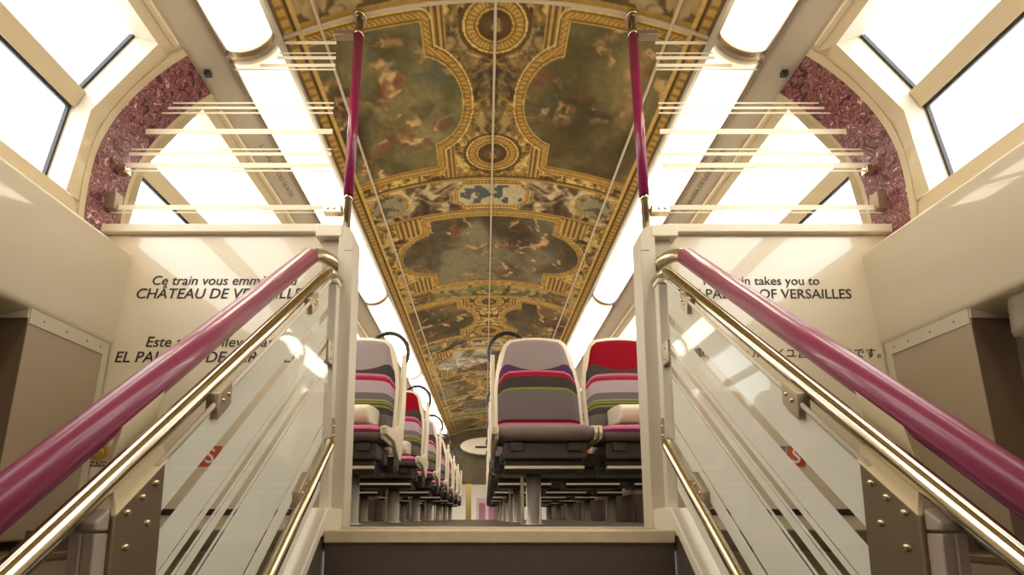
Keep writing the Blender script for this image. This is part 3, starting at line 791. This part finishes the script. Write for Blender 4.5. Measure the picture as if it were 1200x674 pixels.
# ------------------------------------------------------------------ seats
def cloth(name, head, rows):
    m = bpy.data.materials.new(name); m.use_nodes = True; nt = m.node_tree; bs = nt.nodes['Principled BSDF']
    bs.inputs['Roughness'].default_value = .95; bs.inputs['Specular IOR Level'].default_value = .15
    uv = nt.nodes.new('ShaderNodeUVMap'); uv.uv_map = 'UVMap'
    sp = nt.nodes.new('ShaderNodeSeparateXYZ'); nt.links.new(uv.outputs[0], sp.inputs[0])
    r = nt.nodes.new('ShaderNodeValToRGB'); r.color_ramp.interpolation = 'CONSTANT'; e = r.color_ramp.elements
    while len(e) > 1: e.remove(e[-1])
    e[0].position = 0; e[0].color = lin(rows[0][1])
    for v, c in rows[1:]: k = e.new(v); k.color = lin(c)
    nt.links.new(sp.outputs['Y'], r.inputs[0])
    # headrest: a lens whose lower edge rises towards the sides
    sq = nt.nodes.new('ShaderNodeMath'); sq.operation = 'SUBTRACT'; sq.inputs[1].default_value = .5; nt.links.new(sp.outputs['X'], sq.inputs[0])
    p2 = nt.nodes.new('ShaderNodeMath'); p2.operation = 'POWER'; ab = nt.nodes.new('ShaderNodeMath'); ab.operation = 'ABSOLUTE'
    nt.links.new(sq.outputs[0], ab.inputs[0]); nt.links.new(ab.outputs[0], p2.inputs[0]); p2.inputs[1].default_value = 2
    mu = nt.nodes.new('ShaderNodeMath'); mu.operation = 'MULTIPLY_ADD'; mu.inputs[1].default_value = .62; mu.inputs[2].default_value = .66; nt.links.new(p2.outputs[0], mu.inputs[0])
    gt = nt.nodes.new('ShaderNodeMath'); gt.operation = 'GREATER_THAN'; nt.links.new(sp.outputs['Y'], gt.inputs[0]); nt.links.new(mu.outputs[0], gt.inputs[1])
    mx = nt.nodes.new('ShaderNodeMix'); mx.data_type = 'RGBA'; nt.links.new(gt.outputs[0], mx.inputs[0]); nt.links.new(r.outputs[0], mx.inputs[6]); mx.inputs[7].default_value = lin(head)
    nz = nt.nodes.new('ShaderNodeTexNoise'); nz.inputs['Scale'].default_value = 220; tc = nt.nodes.new('ShaderNodeTexCoord'); nt.links.new(tc.outputs['Object'], nz.inputs['Vector'])
    bp = nt.nodes.new('ShaderNodeBump'); bp.inputs['Strength'].default_value = .25; bp.inputs['Distance'].default_value = .001; nt.links.new(nz.outputs['Fac'], bp.inputs['Height']); nt.links.new(bp.outputs[0], bs.inputs['Normal'])
    nt.links.new(mx.outputs[2], bs.inputs['Base Color'])
    return m
GREYH, REDH = (146, 132, 132), (132, 4, 26)
DG, MG, PK, RD, GN, MV, WN = (66, 59, 57), (108, 98, 99), (188, 116, 134), (158, 24, 46), (124, 134, 40), (168, 150, 156), (104, 16, 44)
PUR = (82, 50, 88)
rowsA = [(0, DG), (.08, PK), (.112, WN), (.145, MG), (.455, GN), (.476, DG), (.595, RD), (.638, PK), (.658, PUR)]
rowsB = [(0, PK), (.025, WN), (.065, MG), (.2, DG), (.267, MG), (.276, GN), (.292, DG), (.306, GN), (.325, DG), (.335, (150, 140, 110)), (.348, MG), (.42, MV), (.55, RD), (.575, (150, 60, 90)), (.6, PK), (.622, DG)]
cloth_grey_plain = cloth('grey_headrest_moquette', GREYH, rowsA)
cloth_grey = cloth('grey_headrest_striped_moquette', GREYH, rowsB)
cloth_red = cloth('red_headrest_striped_moquette', REDH, rowsB)

def back_pt(u, v, grow=0., yoff=0.):
    h = .208+grow - (.03)*max(0, (v-.5)/.5)**1.6
    ztop = 1.01+grow - .034*u*u - .075*max(0, (abs(u)-.72)/.28)**2
    z0 = .455-grow*.4
    z = z0+v*(ztop-z0)
    return (u*h, .005+.14*v**1.15 - .018*u*u + yoff, z)
def make_back(cx, m, parent):
    nu, nv = 14, 26
    b = MB(); uvs = {}
    F = [[back_pt(-1+2*i/nu, j/nv) for i in range(nu+1)] for j in range(nv+1)]
    V = b.grid([[(x+cx, y, z) for x, y, z in r] for r in F], True)
    for j, r in enumerate(V):
        for i, v in enumerate(r): uvs[v] = (i/nu, j/nv)
    # padded edge folding back into the shell
    ring = [V[0][i] for i in range(nu+1)] + [V[j][nu] for j in range(1, nv+1)] + [V[nv][i] for i in range(nu-1, -1, -1)] + [V[j][0] for j in range(nv-1, 0, -1)]
    back = []
    for v in ring: w = b.bm.verts.new((v.co.x, v.co.y+.045, v.co.z)); uvs[w] = uvs[v]; back.append(w)
    for k in range(len(ring)): b._f([ring[k], ring[(k+1) % len(ring)], back[(k+1) % len(ring)], back[k]], False)
    L = b.bm.loops.layers.uv.new('UVMap')
    for f in b.bm.faces:
        for l in f.loops: l[L].uv = uvs[l.vert]
    return b.build('backrest', m, parent)
def make_shell(cx, parent):
    nu, nv = 14, 22; b = MB()
    fr = [[back_pt(-1+2*i/nu, j/nv, .018, .012) for i in range(nu+1)] for j in range(nv+1)]
    bk = [[back_pt(-1+2*i/nu, j/nv, .010, .062) for i in range(nu+1)] for j in range(nv+1)]
    A = b.grid([[(x+cx, y, z) for x, y, z in r] for r in fr]); B = b.grid([[(x+cx, y, z) for x, y, z in r] for r in bk])
    rg = lambda V: [V[0][i] for i in range(nu+1)] + [V[j][nu] for j in range(1, nv+1)] + [V[nv][i] for i in range(nu-1, -1, -1)] + [V[j][0] for j in range(nv-1, 0, -1)]
    ra, rb = rg(A), rg(B)
    for k in range(len(ra)): b._f([ra[k], ra[(k+1) % len(ra)], rb[(k+1) % len(ra)], rb[k]], True)
    return b.build('seat_shell', seat_shell_m, parent)
def make_cushion(cx, striped, parent):
    b = MB()
    prof = [(.02, .47), (-.08, .462), (-.2, .456), (-.245, .452), (-.262, .446), (-.270, .438), (-.276, .428), (-.279, .412), (-.270, .393), (-.245, .383), (-.1, .385), (.02, .39)]
    us = np.linspace(-1, 1, 11)
    rows = []
    for u in us:
        k = 1-.5*max(0, (abs(u)-.8)/.2)**2*.12
        rows.append([(cx+u*.212, y*k, .42+(z-.42)*(1-.25*max(0, (abs(u)-.8)/.2)**2)) for y, z in prof])
    V = b.grid(rows)
    b._f(V[0]); b._f(V[-1][::-1])
    c = b.build('seat_cushion', [grey_cloth, pink_cloth, purple_cloth], parent)
    if striped:
        for p in c.data.polygons:
            z = p.center.z; y = p.center.y
            if z > .427 and y < -.18: p.material_index = 1
            elif z > .408 and y < -.2: p.material_index = 2
    for sgn in (-1, 1):
        q = MB(); q.prism([(.03, .478), (-.2, .458), (-.262, .444), (-.272, .41), (-.25, .385), (.03, .375)], 'x', cx+sgn*.213, cx+sgn*.228, .004)
        q.build('side_cap', seat_shell_m, c)
    return c
ORD = ['nearest the stair', 'second from the stair', 'third from the stair', 'fourth from the stair', 'fifth from the stair', 'sixth from the stair', 'seventh from the stair', 'last before the far stair']
def make_bench(d, n, Y, kinds, striped, nr):
    r = empty('seat_bench', (0.0 if d > 0 else -.485, Y, 0))
    for i in range(n):
        cx = d*(.233+.462*i)
        make_shell(cx, r); bk = make_back(cx, kinds[i], r); bk['label'] = 'striped backrest with a %s headrest' % ('red' if kinds[i] is cloth_red else 'grey'); make_cushion(cx, striped[i], r)
        # mechanism box and pale lower bar under each seat
        xa, xb = (cx-.19, cx+.19) if i < n-1 else ((cx-.19, cx+.06) if d > 0 else (cx-.06, cx+.19))
        b = MB(); b.box((xa, -.22, .30), (xb, .02, .378), .01); b.box((xa+.03, -.235, .335), (xa+.09, -.20, .375), .004); b.box((xb-.09, -.235, .335), (xb-.03, -.20, .375), .004)
        b.tube([(xa, -.21, .352), (xb, -.21, .352)], .006, 8); b.build('underframe', under_m, r)
        b = MB(); b.box((xa+.005, -.215, .256), (xb-.015, -.195, .270), .003); b.build('lower_bar', ledge_m, r)
        b = MB(); b.box((xa+.005, -.19, .235), (xb-.015, .02, .30), .006); b.build('under_seat_dark_box', black_pl, r)  # black box added to make the space under the bench dark
    # aisle-side cheek of the shell
    b = MB()
    b.prism([(.155, .93), (.205, .93), (.165, .62), (.12, .44), (.09, .36), (.06, .325), (.02, .325), (-.02, .35), (-.10, .40), (-.27, .405), (-.275, .44), (-.02, .475), (.02, .50), (.075, .64)], 'x', d*-.012, d*.012, .004)
    ck = b.build('aisle_cheek', seat_shell_m, r)
    b = MB(); b.prism([(-.02, .34), (.10, .36), (.06, .27), (-.04, .25)], 'x', 0, d*.05, .006); b.tube([(d*-.004, .02, .30), (d*.02, .02, .30)], .03, 14); b.build('recline_pivot', black_pl, ck)
    # crossbeam and legs
    b = MB(); b.box((d*.03, -.115, .285), (d*(.462*n-.16), -.055, .34), .006); b.build('crossbeam', under_m, r)
    for x in (.19, .466*n-.26):
        q = MB(); q.tube([(d*x, -.09, 0), (d*x, -.09, .012), (d*x, -.09, .012), (d*x, -.09, .30)], [.05, .05, .036, .036], 24); q.box((d*x-.062, -.105, 0), (d*x-.046, -.075, .29), .003); q.build('leg', leg_m, r)
    # armrest
    ax = .64 if d > 0 else .15
    b = MB()
    b.prism([(-.17, .475), (-.19, .50), (-.19, .54), (-.165, .568), (-.05, .582), (.06, .585), (.06, .50), (-.05, .485)], 'x', d*(ax-.055), d*(ax+.06), .012); b.build('armrest', seat_shell_m, r)
    # black grab loop on the aisle corner
    b = MB(); pts = []
    for k in range(22):
        a = math.radians(-38+k*10.5)
        pts.append((d*(.085-.105*math.cos(a)), .165, .945+.112*math.sin(a)))
    b.tube(pts, .0115, 12); b.build('grab_loop', black_pl, r)
    nm = 'triple' if n == 3 else 'double'; sd = 'right' if d > 0 else 'left'
    hl = {cloth_grey_plain: 'grey', cloth_grey: 'grey', cloth_red: 'red'}
    tag(r, 'striped %s seat bench %s of the aisle, row %s' % (nm, sd, ORD[nr]), 'train seat', 'seat benches %s of the aisle' % sd)
    return r
for k in range(7):
    Y = 2.20 + 1.0*k
    alt = k % 2
    make_bench(1, 3, Y, [cloth_grey_plain, cloth_red, cloth_grey] if not alt else [cloth_red, cloth_grey, cloth_red], [False, True, False], k)
    make_bench(-1, 2, Y, [cloth_grey, cloth_red] if not alt else [cloth_red, cloth_grey], [True, False], k)

# heater ducts along the deck walls
for s in (-1, 1):
    side = 'left' if s < 0 else 'right'
    r = empty('heater_duct', (s*1.30, 5.5, 0))
    for k in range(7):
        b = MB(); y = -3.9+1.12*k
        b.prism([(s*-.045, 0), (s*.10, 0), (s*.10, .30), (s*.01, .30), (s*-.045, .24)], 'y', y, y+1.10, .006); b.build('duct_section', heater_m, r)
    tag(r, 'dark brown heater duct along the foot of the %s deck wall' % side, 'duct', 'heater ducts')
